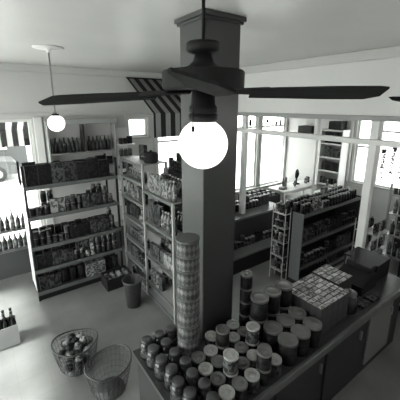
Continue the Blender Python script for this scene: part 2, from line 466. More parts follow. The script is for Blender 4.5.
# ------------------------------------------------------------------ striped awnings
def awning(name, label, x0, x1, yt, zt, yb, zb, zv, m, inside):
    t = thing(name, label, 'awning', (x0, 0, 0))
    w = x1-x0; d = .006
    MB().prism([(yt, zt), (yb, zb), (yb, zb-d), (yt, zt-d)], 'x', 0, w, m).obj('canopy', t)
    v = MB(); s = .004
    a, b = (yb-s, yb) if inside else (yb, yb+s)
    n = int(w/.2+.5); poly = [(0, zb-.002)]
    v.box(0, w, a, b, zv, zb-.004, m)
    v.obj('valance', t)
    MB().tube([(-.02, yt+(-.02 if inside else .02), zt+.006), (w+.02, yt+(-.02 if inside else .02), zt+.006)], .012, M_fan, 8).obj('roller_bar', t)
    for xx in (.03, w-.03):
        MB().tube([(xx, yt, zb-.02), (xx, yb+(.02 if inside else -.02), zb-.02)], .008, M_metal, 6).obj('arm', t)
    return t
awning('indoor_awning', 'black and white striped awning mounted indoors above the narrow window', 2.55, 4.0, Y1-.06, 3.40, 4.88, 2.75, 2.33, M_awn, True)
awning('street_awning', 'black and white striped awning hanging outside the left window', -2.4, 2.4, Y1+WT+.03, 2.95, 7.2, 2.42, 2.08, M_awnx, False)

# ------------------------------------------------------------------ goods prototypes
TONE = {'dark': (.006, .022), 'mid-grey': (.014, .085), 'pale': (.07, .30)}
PR = {}
def lathe_good(prof, kinds, seg=14):
    return lambda P: MB().lathe(prof, seg=seg, ms=[P[k] for k in kinds])
def proto(kind, tone):
    key = (kind, tone)
    if key in PR: return PR[key]
    lo, hi = TONE[tone]
    P = {'b': print_mat('print_%s' % tone, lo, hi, 38, .5), 't': M_tin, 'l': M_lidp if tone != 'dark' else M_lidd,
         'g': mat('glass_%s' % tone, {'dark': .02, 'mid-grey': .035, 'pale': .12}[tone], .12)}
    m = MB()
    if kind == 'tin_can':
        r, h = .04, .115
        m.lathe([(0, 0), (r, 0), (r, .004), (r-.001, .005), (r-.001, h-.005), (r, h-.004), (r, h), (r-.004, h), (r-.005, h-.004), (0, h-.004)], seg=14, ms=[P[k] for k in 'tttbttttt'])
        w = d = 2*r
    elif kind == 'tall_can':
        r, h = .036, .17
        m.lathe([(0, 0), (r, 0), (r, h-.012), (r-.006, h), (r-.008, h-.004), (0, h-.004)], seg=14, ms=[P[k] for k in 'tbttt'])
        w = d = 2*r
    elif kind == 'glass_jar':
        r, h = .043, .155
        m.lathe([(0, 0), (r*.9, 0), (r, .008), (r, .03), (r, .095), (r, .115), (r*.78, .13), (r*.78, .132), (r*.84, .132), (r*.84, h), (0, h)], seg=14,
                ms=[P[k] for k in 'gggbgggltl'][:10])
        w = d = 2*r
    elif kind == 'glass_bottle':
        r, h = .035, .27
        m.lathe([(0, 0), (r, .003), (r, .05), (r, .14), (r*.95, .165), (r*.45, .21), (r*.36, .225), (r*.36, .25), (r*.45, .25), (r*.45, h), (0, h)], seg=14,
                ms=[P[k] for k in 'ggbggggtll'])
        w = d = 2*r
    elif kind == 'carton':
        w, d, h = .10, .06, .15
        m.box(-w/2, w/2, -d/2, d/2, 0, h, P['b'], .002)
    elif kind == 'cereal_box':
        w, d, h = .17, .06, .235
        m.box(-w/2, w/2, -d/2, d/2, 0, h, P['b'], .002)
    elif kind == 'flat_box':
        w, d, h = .16, .14, .06
        m.box(-w/2, w/2, -d/2, d/2, 0, h, P['b'], .002)
    elif kind == 'food_packet':
        w, d, h = .12, .07, .17
        pts = []
        for i in range(9):
            for j in range(9):
                pass
        n = 8; V = {}
        for s in (1, -1):
            for i in range(n+1):
                for j in range(n+1):
                    u = i/n*2-1; v = j/n*2-1
                    edge = (1-u**4)*(1-v**4)
                    if s == -1 and (abs(u) == 1 or abs(v) == 1): V[(s, i, j)] = V[(1, i, j)]; continue
                    V[(s, i, j)] = m.bm.verts.new((u*w/2*(1-.06*(1-v*v)), s*d/2*edge, (v+1)/2*h))
            for i in range(n):
                for j in range(n):
                    f = m.bm.faces.new([V[(s, i, j)], V[(s, i+1, j)], V[(s, i+1, j+1)], V[(s, i, j+1)]]); f.material_index = m.mi(P['b']); f.smooth = True
    PR[key] = (m.mesh(kind), w, d, h)
    return PR[key]
NICE = {'tin_can': 'tin can', 'tall_can': 'tall can', 'glass_jar': 'lidded jar', 'glass_bottle': 'bottle', 'carton': 'small carton', 'cereal_box': 'large carton',
        'flat_box': 'flat box', 'food_packet': 'filled packet'}
CATS = {'tin_can': 'can', 'tall_can': 'can', 'glass_jar': 'jar', 'glass_bottle': 'bottle', 'carton': 'box', 'cereal_box': 'box', 'flat_box': 'box', 'food_packet': 'packet'}
def put(kind, tone, loc, rz, label, group, s=(1, 1, 1), name=None):
    me, w, d, h = proto(kind, tone)
    o = bpy.data.objects.new(name or kind, me); COL.objects.link(o)
    o.location = loc; o.rotation_euler = (0, 0, rz); o.scale = s
    return tag(o, label, CATS[kind], group)
def fill(axis, lo, hi, front, sgn, z, maxh, where, group, mix, rows=2, tones=('dark', 'mid-grey', 'dark', 'pale', 'mid-grey'), skip=None, rowgap=.02, end='left', gap=.008, runs=(2, 4), reverse=False):
    """stand goods side by side along axis from lo to hi; front = coordinate of the front row, rows go in direction sgn"""
    for row in range(rows):
        c = lo; n = 0; kind = None; left = 0; items = []
        while True:
            if left <= 0:
                kind = random.choice(mix); tone = random.choice(tones); left = random.randint(*runs)
            me, w, d, h = proto(kind, tone)
            s = min(1.0, (maxh-.012)/h) * random.uniform(.93, 1.0)
            if c + w*s > hi: break
            left -= 1
            mid = c + w*s/2
            c += w*s + gap
            if skip and skip(mid, row): continue
            boxy = kind in ('carton', 'cereal_box', 'flat_box', 'food_packet')
            lv = 1; sz = s
            if boxy and kind != 'flat_box': sz = s*min(1.45, max(1, (maxh*random.uniform(.8, .97))/(h*s)))
            elif kind in ('tin_can', 'flat_box', 'glass_jar'):
                lv = max(1, min(4 if kind == 'flat_box' else 2, int((maxh-.01)/(h*s))))
                if lv > 1 and kind != 'flat_box' and random.random() < .3: lv -= 1
            items.append((mid, kind, tone, s, sz, lv, w, d, h))
        if reverse: items = items[::-1]
        for i, (mid, kind, tone, s, sz, lv, w, d, h) in enumerate(items):
            dd = front + sgn*(row*(.14+rowgap) + .06)
            loc, rz = ((mid, dd, z), 0) if axis == 'x' else ((dd, mid, z), PI/2)
            rz += random.choice((0, PI)) if kind not in ('tin_can', 'tall_can', 'glass_jar', 'glass_bottle') else random.uniform(0, 6)
            rw = ('', ', back row', ', third row')[row]
            for q in range(lv):
                st = '' if lv == 1 else (', bottom of stack', ', second in stack', ', third in stack', ', fourth in stack')[q]
                put(kind, tone, (loc[0], loc[1], loc[2]+q*(h*s+.0008)), rz, '%s %s%s, %s from %s%s, %s' % (tone, NICE[kind], st, ORD[min(i, 29)], end, rw, where), group, (s, s, sz))

# ------------------------------------------------------------------ tall shelving before the street window
def shelving(name, label, cat, x0, x1, y0, y1, levels, m, medge, fx, posts, top=None, back=None, front_axis='y', th=.025, pw=.03):
    """levels = shelf top heights; fx = which side carries the edge strips: 'y-','x-'"""
    t = thing(name, label, cat, (x0, y0, 0)); W, D = x1-x0, y1-y0
    zt = top or max(levels)
    for (px, py) in posts:
        MB().box(px, px+pw, py, py+pw, 0, zt, m).obj('upright', t)
    for z in levels:
        s = MB().box(.0, W, .0, D, z-th, z, m).obj('shelf', t)
        e = MB()
        if 'y-' in fx: e.box(0, W, -.006, -.0005, z-.035, z+.012, medge)
        if 'x-' in fx: e.box(-.006, -.0005, 0, D, z-.035, z+.012, medge)
        e.obj('shelf_edge', s)
    if back: back(t, W, D)
    return t
GX0, GX1, GY0, GY1 = .43, 1.78, 4.72, 5.25
g1 = thing('shop_shelving', 'long dark open shelving unit before the left street window', 'shelving', (GX0, GY0, 0))
W, D = GX1-GX0, GY1-GY0
for (u, v) in ((0, .001), (W-.03, .001), (0, D-.031), (W-.03, D-.031)):
    MB().box(u, u+.03, v, v+.03, 0, 2.08, M_dark).obj('upright', g1)
LV = [.14, .5, .87, 1.33, 1.78]
for z in LV:
    s = MB().box(.031, W-.031, .0, D, z-.025, z, M_gond).obj('shelf', g1)
    MB().box(0, W, -.008, -.001, z-.045, z+.012, M_gedge).obj('shelf_edge', s)
MB().box(.031, W-.031, .02, D, .001, .114, M_dark).obj('kick_board', g1)
MB().box(-.006, -.001, .06, D-.06, .15, 1.76, M_white).obj('end_panel', g1)
names = ['bottom', 'knee-high', 'waist-high', 'chest-high', 'top']
mixA = [['food_packet', 'carton', 'flat_box'], ['food_packet', 'carton', 'glass_jar', 'tin_can'], ['glass_jar', 'tin_can', 'carton'], ['tin_can', 'glass_jar', 'carton', 'tall_can'], ['cereal_box', 'cereal_box', 'carton']]
for i, z in enumerate(LV):
    mh = ([.5, .87, 1.33, 1.78, 2.2][i]) - z - .03
    sk = (lambda x, r: x < GX0+.24 and True) if i == 3 else None
    fill('x', GX0+.045, GX1-.04, GY0+.02, 1, z+.001, min(mh, .33), '%s shelf, window-side shelving' % names[i], 'goods on the %s shelf of the window-side shelving' % names[i], mixA[i],
         rows=2 if i != 4 else 2, skip=sk, tones=('dark', 'mid-grey', 'dark', 'mid-grey', 'pale') if i != 4 else ('dark', 'dark', 'dark', 'mid-grey'))
# low cans at the left end of the chest-high shelf
for k in range(2):
    put('tin_can', 'dark', (GX0+.09+k*.1, GY0+.1, LV[3]+.001), k, ('dark tin can alone at the left end, chest-high shelf, window-side shelving', 'dark tin can beside the lone end can, chest-high shelf, window-side shelving')[k], 'goods on the chest-high shelf of the window-side shelving')

# ------------------------------------------------------------------ pale metal rack running to the column
RX0, RX1 = 1.84, 2.25
rk = thing('metal_rack', 'pale slotted-metal rack of open shelves left of the column', 'rack', (RX0, 3.10, 0))
ys = [0, .82, 1.62]; zt = [1.72, 2.08, 2.08]
for j, y in enumerate(ys):
    for u in (0, RX1-RX0-.03):
        MB().box(u, u+.03, y, y+.035, 0, zt[j], M_rack).obj('upright', rk)
B2 = [.06, .25, .70, 1.25, 1.71]; B1 = [.06, .40, .75, 1.12, 1.46, 1.79, 2.07]
for (ya, yb, L_) in ((.036, .819, B2), (.856, 1.619, B1)):
    for z in L_:
        s = MB().box(.005, RX1-RX0-.005, ya, yb, z-.02, z, M_rack if z < 1.9 else M_rack).obj('shelf', rk)
        MB().box(-.006, .004, ya, yb, z-.035, z+.006, M_gedge).obj('shelf_edge', s)
MB().tube([(RX1-RX0-.015, .04, .08), (RX1-RX0-.015, .81, 1.2)], .006, M_rack).obj('brace', rk)
RN2 = ['floor-level', 'ankle-high', 'thigh-high', 'chest-high', 'top']
for i, z in enumerate(B2):
    if i == 0: continue
    mh = (B2+[2.02])[i+1]-z-.03
    fill('y', 3.15, 3.90, RX0+.015, 1, z+.001, min(mh, .34), '%s shelf, rack beside column' % RN2[i], 'goods on the %s shelf of the rack beside the column' % RN2[i],
         [None, ['tin_can', 'carton'], ['cereal_box', 'carton', 'food_packet', 'glass_jar'], ['cereal_box', 'glass_bottle', 'carton'], ['cereal_box', 'glass_bottle', 'carton']][i],
         rows=2, tones=('mid-grey', 'dark', 'mid-grey', 'pale'), reverse=True, skip=(lambda y, r: y < 3.55) if i == 1 else None)
RN1 = ['floor-level', 'low', 'knee-high', 'waist-high', 'chest-high', 'upper', 'top']
for i, z in enumerate(B1):
    mh = (B1+[2.4])[i+1]-z-.03
    if i == 6: continue
    fill('y', 3.97, 4.70, RX0+.015, 1, z+.001, min(mh, .3), '%s shelf, far bay of rack' % RN1[i], 'goods on the %s shelf of the rack far bay' % RN1[i],
         ['carton', 'tin_can', 'glass_jar', 'tall_can', 'food_packet'], rows=1, tones=('mid-grey', 'dark', 'mid-grey', 'pale'), reverse=True)
def pot(loc, label):
    t = thing('stock_pot', label, 'pot', loc)
    MB().lathe([(0, 0), (.095, 0), (.105, .02), (.105, .13), (.11, .135), (.10, .136), (.0, .134)], seg=24, m=M_dark).obj('body', t)
    MB().lathe([(0, .137), (.1, .138), (.09, .15), (.02, .165), (.012, .185), (0, .187)], seg=24, m=M_fan).obj('lid', t)
    for s in (1, -1):
        MB().tube([(s*.105, -.03, .1), (s*.135, -.03, .105), (s*.135, .03, .105), (s*.105, .03, .1)], .006, M_metal).obj('handle', t)
    return t
pot((2.04, 4.03, 2.071), 'dark lidded pot on top of the rack near its middle upright')
put('cereal_box', 'mid-grey', (2.05, 4.3, 2.071), PI/2, 'grey large carton on top of the rack behind the lidded pot', None)

# closed-back tall shelf behind the rack
g5 = thing('tall_shelving', 'dark tall shelving behind the pale rack, below the indoor awning', 'shelving', (2.78, 3.9, 0))
MB().box(0, .03, 0, 1.1, 0, 1.75, M_dark).obj('back_panel', g5)
for z in (.15, .6, 1.05, 1.5, 1.75):
    MB().box(.031, .38, .021, 1.079, z-.02, z, M_gond).obj('shelf', g5)
for y in (0, 1.08): MB().box(.031, .38, y, y+.02, 0, 1.75, M_dark).obj('side_panel', g5)
fill('y', 3.92, 4.98, 2.80, 1, 1.751, .32, 'top of tall shelf under awning', 'goods on top of the tall shelving below the indoor awning', ['cereal_box', 'glass_bottle', 'carton', 'tall_can'], rows=2, tones=('dark', 'dark', 'mid-grey'), reverse=True)

# ------------------------------------------------------------------ wall cabinet of bottles and white wall shelf on the street wall
wc = thing('wall_cabinet', 'grey open wall cabinet with a row of bottles on street wall', 'cabinet', (.99, 5.74, 0))
MB().box(0, 1.2, .225, .239, 1.55, 2.62, M_trim).obj('back_panel', wc)
for z in (1.575, 1.78, 2.06): 
    s = MB().box(.021, 1.179, .0, .224, z-.02, z, M_rack).obj('shelf', wc)
for u in (0, 1.18): MB().box(u, u+.02, 0, .224, 1.55, 2.60, M_rack).obj('side_panel', wc)
MB().box(.021, 1.179, 0, .224, 2.58, 2.60, M_rack).obj('top_panel', wc)
MB().box(-.02, 1.22, -.02, .0, 2.56, 2.66, M_rack, .006).obj('cornice', wc)
MB().box(.58, .61, .002, .2, 2.061, 2.579, M_gond).obj('divider', wc)
n = 0
for k in range(15):
    x = 1.04+k*.073
    if abs(x-1.585) < .055: continue
    n += 1
    put('glass_bottle', ('mid-grey', 'dark')[k % 2], (x, 5.84, 2.061), k, '%s bottle, %s from left in the row atop the wall cabinet shelf' % (('mid-grey', 'dark')[k % 2], ORD[n-1]), 'row of bottles in the wall cabinet')
for k, (x, kind, tone) in enumerate(((1.10, 'carton', 'dark'), (1.28, 'flat_box', 'pale'), (1.47, 'flat_box', 'pale'), (1.70, 'carton', 'mid-grey'), (1.88, 'flat_box', 'pale'), (2.06, 'carton', 'dark'))):
    put(kind, tone, (x, 5.84, 1.781), 0, '%s %s, %s from left, below the bottles in the wall cabinet' % (tone, NICE[kind], ORD[k]), 'boxes below the bottles in the wall cabinet')
ws = thing('white_wall_shelf', 'narrow white shelf of goods on street wall beside the wall cabinet', 'shelf', (2.21, 5.60, 0))
MB().box(0, .30, .36, .379, .9, 2.45, M_white).obj('back_panel', ws)
SL = [.92, 1.2, 1.45, 1.68, 1.92, 2.16]
for z in SL: MB().box(0, .30, .0, .359, z-.02, z, M_white).obj('shelf', ws)
for i, z in enumerate(SL):
    fill('x', 2.215, 2.505, 5.64, 1, z+.001, .17, '%s shelf of white wall shelf' % ['lowest', 'second-lowest', 'third', 'fourth', 'second-highest', 'highest'][i], 'goods on the white wall shelf', ['tin_can', 'carton', 'glass_jar'], rows=1, tones=('dark', 'dark', 'mid-grey'))

# ------------------------------------------------------------------ bottle stand on the left window sill
bs = thing('bottle_stand', 'two-tier stand of bottles inside the left street window', 'stand', (-1.0, 5.68, 0))
MB().box(0, 1.5, 0, .20, .84, .865, M_gedge).obj('upper_shelf', bs)
MB().box(0, 1.5, 0, .20, .50, .53, M_gedge).obj('lower_shelf', bs)
for u in (0, .735, 1.47): MB().box(u, u+.03, .16, .19, 0, .839, M_rack).obj('upright', bs)
for r_, z in enumerate((.531, .866)):
    n = 0
    for k in range(19):
        x = -.95+k*.078
        tall = (r_ == 1 and k in (13, 16))
        o = put('glass_bottle', ('mid-grey', 'pale', 'mid-grey')[k % 3], (x, 5.76, z), k, '%s%s bottle, %s from left, %s tier of the window stand' % ('taller ' if tall else '', ('mid-grey', 'pale', 'mid-grey')[k % 3], ORD[k], ('lower', 'upper')[r_]),
                'bottles on the %s tier of the window stand' % ('lower', 'upper')[r_], (1, 1, 1.25 if tall else .93))
struct(MB().box(X0+.01, 2.3, Y1-.24, Y1-.225, .001, .46, mat('ledge_paint', .07, .5)).box(X0+.01, 2.3, Y1-.24, Y1-.025, .461, .499, M_sill).obj('window_ledge'), 'long low boxed ledge under the left street window', 'ledge')

# ------------------------------------------------------------------ right gondola
g3 = thing('low_gondola', 'dark low double shelving unit packed with jars, right of column', 'shelving', (3.95, 2.70, 0))
L3 = 1.75; D3 = .47
MB().box(0, L3, 0, D3, .001, .08, M_dark).obj('kick_board', g3)
MB().box(.021, L3-.021, D3-.012, D3, .106, 1.19, M_dark).obj('back_panel', g3)
for z in (.105, .32, .74, 1.22):
    s = MB().box(.021, L3-.021, 0, D3-.013, z-.02, z, M_gond).obj('shelf', g3)
    MB().box(.0, L3, -.007, -.001, z-.04, z+.012, M_gedge).obj('shelf_edge', s)
MB().box(0, .02, .0, .2, .081, 1.24, M_gedge).obj('end_panel', g3)
MB().box(L3-.02, L3, .0, D3, .081, 1.24, M_gond).obj('end_panel', g3)
for i, (z, mh) in enumerate(((.106, .18), (.321, .36), (.741, .3), (1.221, .3))):
    nm = ['bottom', 'lower', 'middle', 'top'][i]
    fill('x', 3.98, 5.67, 2.715, 1, z, min(mh, .24), '%s shelf, low gondola' % nm, 'goods on the %s shelf of the low gondola' % nm,
         [['carton', 'tin_can'], ['carton', 'tin_can', 'glass_jar'], ['tin_can', 'carton'], ['glass_jar', 'tall_can', 'glass_jar', 'tin_can']][i], rows=3 if i == 3 else 1, rowgap=.0,
         tones=('dark', 'dark', 'mid-grey') if i < 3 else ('dark', 'mid-grey', 'dark', 'dark', 'pale'))
# end-cap rack of small packages
er = thing('end_rack', 'small pale wire rack of packages at the end of low gondola', 'rack', (3.80, 2.92, 0))
for (u, v) in ((0, 0), (.125, 0), (0, .25), (.125, .25)): MB().box(u, u+.012, v, v+.012, 0, 1.30, M_rack).obj('upright', er)
for z in (.2, .45, .7, .95, 1.2): MB().box(.0, .137, .0125, .2495, z-.012, z, M_white if z > 1 else M_rack).obj('shelf', er)
for i, z in enumerate((.201, .451, .701, .951, 1.201)):
    for k in range(3):
        kd = ('tin_can', 'carton', 'glass_jar', 'tin_can', 'carton')[i]
        put(kd, ('pale', 'dark', 'mid-grey')[(i+k) % 3], (3.87, 2.965+k*.085, z), PI/2 if kd != 'carton' else 0, '%s %s, %s from right, %s tier of the end rack' % (('pale', 'dark', 'mid-grey')[(i+k) % 3], NICE[kd], ORD[k], ['lowest', 'second-lowest', 'middle', 'second-highest', 'highest'][i]),
            'packages on the end rack', (.9, .9, .9) if kd != 'carton' else (.78, .9, .9))

# stepped display bench behind the column
g4 = thing('display_bench', 'stepped grey display bench seen just right of the column', 'bench', (3.25, 3.55, 0))
MB().box(0, 1.85, .0, .40, .28, .31, M_gedge).obj('lower_tier', g4)
MB().box(0, 1.85, .42, 1.0, .78, .81, M_gedge).obj('upper_tier', g4)
MB().box(0, 1.85, .405, .419, 0, .78, M_gond).obj('riser_panel', g4)
MB().box(0.02, 1.83, .02, .40, 0, .279, M_dark).obj('base', g4)
for u in (.02, 1.78): MB().box(u, u+.05, .9, .95, 0, .779, M_gond).obj('leg', g4)
fill('x', 3.3, 5.05, 3.78, 1, .311, .25, 'lower tier of display bench', 'goods on the lower tier of the display bench', ['carton', 'glass_jar', 'tin_can'], rows=1, tones=('dark', 'dark', 'mid-grey'))
fill('x', 3.3, 5.05, 4.25, 1, .811, .30, 'upper tier of display bench', 'goods on the upper tier of the display bench', ['tall_can', 'glass_jar', 'carton'], rows=2, tones=('dark', 'dark', 'mid-grey'))

# ------------------------------------------------------------------ side bay: tables, boxes, shelves
def table(name, label, x0, x1, y0, y1, z, m, group=None, lw=.05):
    t = thing(name, label, 'table', ((x0+x1)/2, (y0+y1)/2, 0), 0, group)
    w, d = (x1-x0)/2, (y1-y0)/2
    MB().box(-w, w, -d, d, z-.035, z, m, .005).obj('tabletop', t)
    MB().box(-w+.06, w-.06, -d+.06, d-.06, z-.11, z-.036, m).obj('apron', t)
    for sx in (-1, 1):
        for sy in (-1, 1):
            xx = sx*(w-.04-lw/2); yy = sy*(d-.04-lw/2)
            MB().box(xx-lw/2, xx+lw/2, yy-lw/2, yy+lw/2, 0, z-.111 if False else z-.036, m).obj('leg', t)
    return t
table('display_table', 'long white table below the brightest bay window', 5.9, 7.35, 4.62, 5.15, .84, M_white)
table('display_table', 'white table in the bay before the white shelf unit', 6.30, 7.15, 3.55, 4.25, .84, M_white)
def crate(name, label, x0, x1, y0, y1, z0, z1, m, cat='crate', floorfrac=.6):
    t = thing(name, label, cat, (x0, y0, z0)); W, D, Z = x1-x0, y1-y0, z1-z0; w = .012
    MB().box(0, W, 0, D, 0, Z*floorfrac, m).obj('bottom', t)
    for (a, b, c, d) in ((0, W, 0, w), (0, W, D-w, D), (0, w, w, D-w), (W-w, W, w, D-w)):
        MB().box(a, b, c, d, Z*floorfrac, Z, m).obj('side', t)
    return t
bc = crate('dark_display_bin', 'dark slatted display bin below the bay window', 5.0, 5.85, 4.7, 5.3, 0, .78, M_dark, 'bin', .85)
for i in range(5):
    for j in range(3):
        kd = random.choice(('glass_jar', 'carton', 'tin_can')); tn = random.choice(('dark', 'mid-grey', 'pale'))
        put(kd, tn, (5.11+i*.15, 4.82+j*.17, .665), 0, '%s %s in the display bin, %s across, %s row' % (tn, NICE[kd], ORD[i], ('front', 'middle', 'back')[j]), 'goods in the dark display bin')
# things on the long white table
tt = thing('tabletop_fan', 'dark round-headed desk fan on long white bay table', 'fan', (6.78, 4.95, .841), .4)
MB().lathe([(0, 0), (.09, 0), (.09, .015), (.03, .03), (.018, .05), (.018, .16), (0, .16)], seg=20, m=M_dark).obj('base', tt)
MB().lathe([(0, -.06), (.05, -.05), (.12, -.02), (.13, 0), (.12, .02), (.03, .04), (0, .04)], (0, 0, .27), 24, M_dark, axis='y').obj('guard', tt)
for k, (x, y, kd, tn) in enumerate(((6.05, 4.8, 'flat_box', 'pale'), (6.3, 4.95, 'cereal_box', 'pale'), (6.52, 4.8, 'food_packet', 'pale'), (7.05, 4.85, 'glass_jar', 'pale'), (7.2, 4.9, 'carton', 'mid-grey'))):
    put(kd, tn, (x, y, .841), .3*k, '%s %s on the long white bay table, %s from left' % (tn, NICE[kd], ORD[k]), 'things on the long white bay table')
for k, (x, y, kd, tn) in enumerate(((6.5, 3.7, 'food_packet', 'pale'), (6.6, 4.05, 'glass_jar', 'dark'), (6.8, 3.75, 'flat_box', 'pale'), (6.85, 4.1, 'glass_bottle', 'pale'), (7.05, 3.7, 'carton', 'mid-grey'), (7.03, 4.0, 'food_packet', 'pale'))):
    put(kd, tn, (x, y, .841), .5*k, '%s %s on the bay table before the shelf unit, %s from left' % (tn, NICE[kd], ORD[k]), 'things on the bay table before the white shelf unit')
# boxes stored below the tables
for k, (x, y, w, d, h, m, lb) in enumerate(((6.15, 4.72, .4, .35, .42, M_dark, 'dark storage box under the left half of long white table'), (6.68, 4.72, .4, .35, .36, M_sill, 'grey storage box under the right half of long white table'),
                                     (6.55, 3.66, .5, .45, .3, M_sill, 'grey storage box under the bay table before shelf unit'))):
    t = thing('storage_box', lb, 'box', (x, y, 0)); MB().box(0, w, 0, d, 0, h, m, .005).obj('body', t); MB().box(-.005, w+.005, -.005, d+.005, h+.0005, h+.03, m, .004).obj('lid', t)
# white shelf unit on the end wall
ya, yb = on_x(343, 160, 7.3)[0], on_x(321, 160, 7.3)[0]
su = thing('white_shelf_unit', 'white open shelf unit with dark goods against the bay wall', 'shelf', (7.18, ya, 0))
Wd = yb-ya
SZ = [.9, 1.25, 1.60, 1.95, 2.28]
for z in SZ: MB().box(0, .3, .021, Wd-.021, z-.025, z, M_white).obj('shelf', su)
for v in (0, Wd-.02): MB().box(0, .3, v, v+.02, 0, 2.3, M_white).obj('side_panel', su)
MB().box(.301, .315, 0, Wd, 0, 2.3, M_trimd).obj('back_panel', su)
for i, z in enumerate(SZ[:-1]):
    fill('y', ya+.03, yb-.03, 7.22, 1, z+.001, .3, '%s shelf, white bay unit' % ['lowest', 'second-lowest', 'middle', 'upper'][i], 'goods on the white bay shelf unit', ['cereal_box', 'carton', 'tall_can'], rows=1, tones=('dark', 'mid-grey', 'dark'), reverse=True)
# vent box on end wall
y5, z5 = on_x(306, 129, 7.4); 
vt = thing('wall_heater', 'dark box-shaped heater hung high on the pale bay wall', 'heater', (7.34, y5-.22, z5-.12))
MB().box(0, .255, 0, .44, 0, .2, M_fan, .01).obj('casing', vt)
MB().box(-.006, -.001, .03, .41, .03, .17, M_dark).obj('grille', vt)
y7, z7 = on_x(336, 128, 7.4)
ac = crate('stored_carton', 'dark carton lying on top of the white bay shelf unit', 7.21, 7.47, ya+.1, ya+.42, 2.301, 2.50, M_dark, 'box', .97)

# snack rack at right
sr = thing('snack_rack', 'small wire rack of shiny packets left of the corner post', 'rack', (5.0, 2.02, 0))
for (u, v) in ((0, 0), (.388, 0), (0, .388), (.388, .388)): MB().box(u, u+.012, v, v+.012, 0, 1.05, M_rack).obj('upright', sr)
for z in (.25, .55, .85): MB().box(.0, .4, .0125, .3875, z-.012, z, M_rack).obj('shelf', sr)
for i, z in enumerate((.251, .551, .851)):
    for k in range(3):
        for j in range(2):
            put('food_packet', ('pale', 'pale', 'mid-grey')[(i+k+j) % 3], (5.07+k*.125, 2.11+j*.19, z), .15*(k-1), '%s packet, %s tier of snack rack, %s row, %s from left' % (('pale', 'pale', 'mid-grey')[(i+k+j) % 3], ('lowest', 'middle', 'top')[i], ('front', 'back')[j], ORD[k]), 'packets on the snack rack', (.95, .95, 1.1))
# hutch with bottles behind corner post
hu = thing('bottle_hutch', 'grey open hutch of bottles behind the white corner post', 'hutch', (5.85, 1.55, 0))
for u in (0, .43):
    for v in (0, .72): MB().box(u, u+.03, v, v+.03, 0, 1.55, M_sill).obj('upright', hu)
for z in (.2, .6, 1.0, 1.35): MB().box(.0, .46, .031, .719, z-.02, z, M_sill).obj('shelf', hu)
MB().box(.461, .475, 0, .75, 0, 1.56, M_gond).obj('back_panel', hu)
for i, z in enumerate((.201, .601, 1.001)):
    for k in range(7):
        put('glass_bottle', ('pale', 'mid-grey')[(k+i) % 2], (5.93, 1.64+k*.092, z), k, '%s bottle, %s from right, %s shelf of the hutch' % (('pale', 'mid-grey')[(k+i) % 2], ORD[k], ('lowest', 'middle', 'upper')[i]), 'bottles in the hutch')
fill('y', 1.6, 2.28, 5.88, 1, 1.351, .2, 'top of the hutch', 'goods on top of the hutch', ['carton', 'tin_can'], rows=1, tones=('dark', 'mid-grey'), reverse=True)
# tall dark cabinet at the right edge
dc = thing('dark_cabinet', 'tall dark cabinet of goods at the right edge', 'cabinet', (4.62, .75, 0))
MB().box(.0, .5, 0, .8, 0, .1, M_dark).obj('base', dc)
MB().box(.48, .5, 0, .8, .101, 1.72, M_dark).obj('back_panel', dc)
for v in (0, .78): MB().box(.0, .479, v, v+.02, .101, 1.72, M_dark).obj('side_panel', dc)
for z in (.12, .45, .8, 1.15, 1.5):
    s = MB().box(.0, .479, .021, .779, z-.02, z, M_dark).obj('shelf', dc)
    MB().box(-.006, -.001, .021, .779, z-.03, z+.01, M_rack).obj('shelf_edge', s)
for i, z in enumerate((.121, .451, .801, 1.151, 1.501)):
    fill('y', .78, 1.52, 4.64, 1, z, .27, '%s shelf, dark cabinet' % ['bottom', 'lower', 'middle', 'upper', 'top'][i], 'goods in the dark cabinet', ['carton', 'tin_can', 'food_packet'], rows=1, tones=('dark', 'mid-grey', 'dark'), reverse=True)
# jars and plants silhouetted in the right window
for k in range(4):
    yk = b3+.12+k*(b4-b3-.2)/3.6
    t = thing('hanging_plant', 'dark trailing plant against right window, %s from right' % ORD[k], 'plant', (X1-.12, yk, 2.2-.12*(k % 2)), 0, 'hanging plants in the right window')
    MB().lathe([(0, -.25), (.035, -.25), (.05, -.17), (0, -.17)], seg=12, m=M_dark).obj('pot', t)
    MB().tube([(0, 0, -.17), (0, 0, .19+.12*(k % 2))], .004, M_dark, 4).obj('hanging_cord', t)
    lf = MB()
    for q in range(120):
        a = random.uniform(0, 6.28); r = random.uniform(.01, .045); z = -.17-random.random()**1.4*.75
        c = Vector((r*math.cos(a)*.8, r*math.sin(a)*1.1, z)); u = Vector((random.uniform(-1, 1), random.uniform(-1, 1), random.uniform(-.5, .5))).normalized()*.042
        v = u.cross(Vector((random.random(), .3, 1))).normalized()*.022
        f = lf.bm.faces.new([lf.bm.verts.new(c-u), lf.bm.verts.new(c+v), lf.bm.verts.new(c+u), lf.bm.verts.new(c-v)]); f.material_index = lf.mi(M_dark)
    for q in range(4):
        lf.tube([(0, 0, -.17), (.05*math.cos(q*1.6), .05*math.sin(q*1.6), -.3), (.06*math.cos(q*1.6), .06*math.sin(q*1.6), -.85)], .003, M_dark, 4)
    lf.obj('foliage', t)

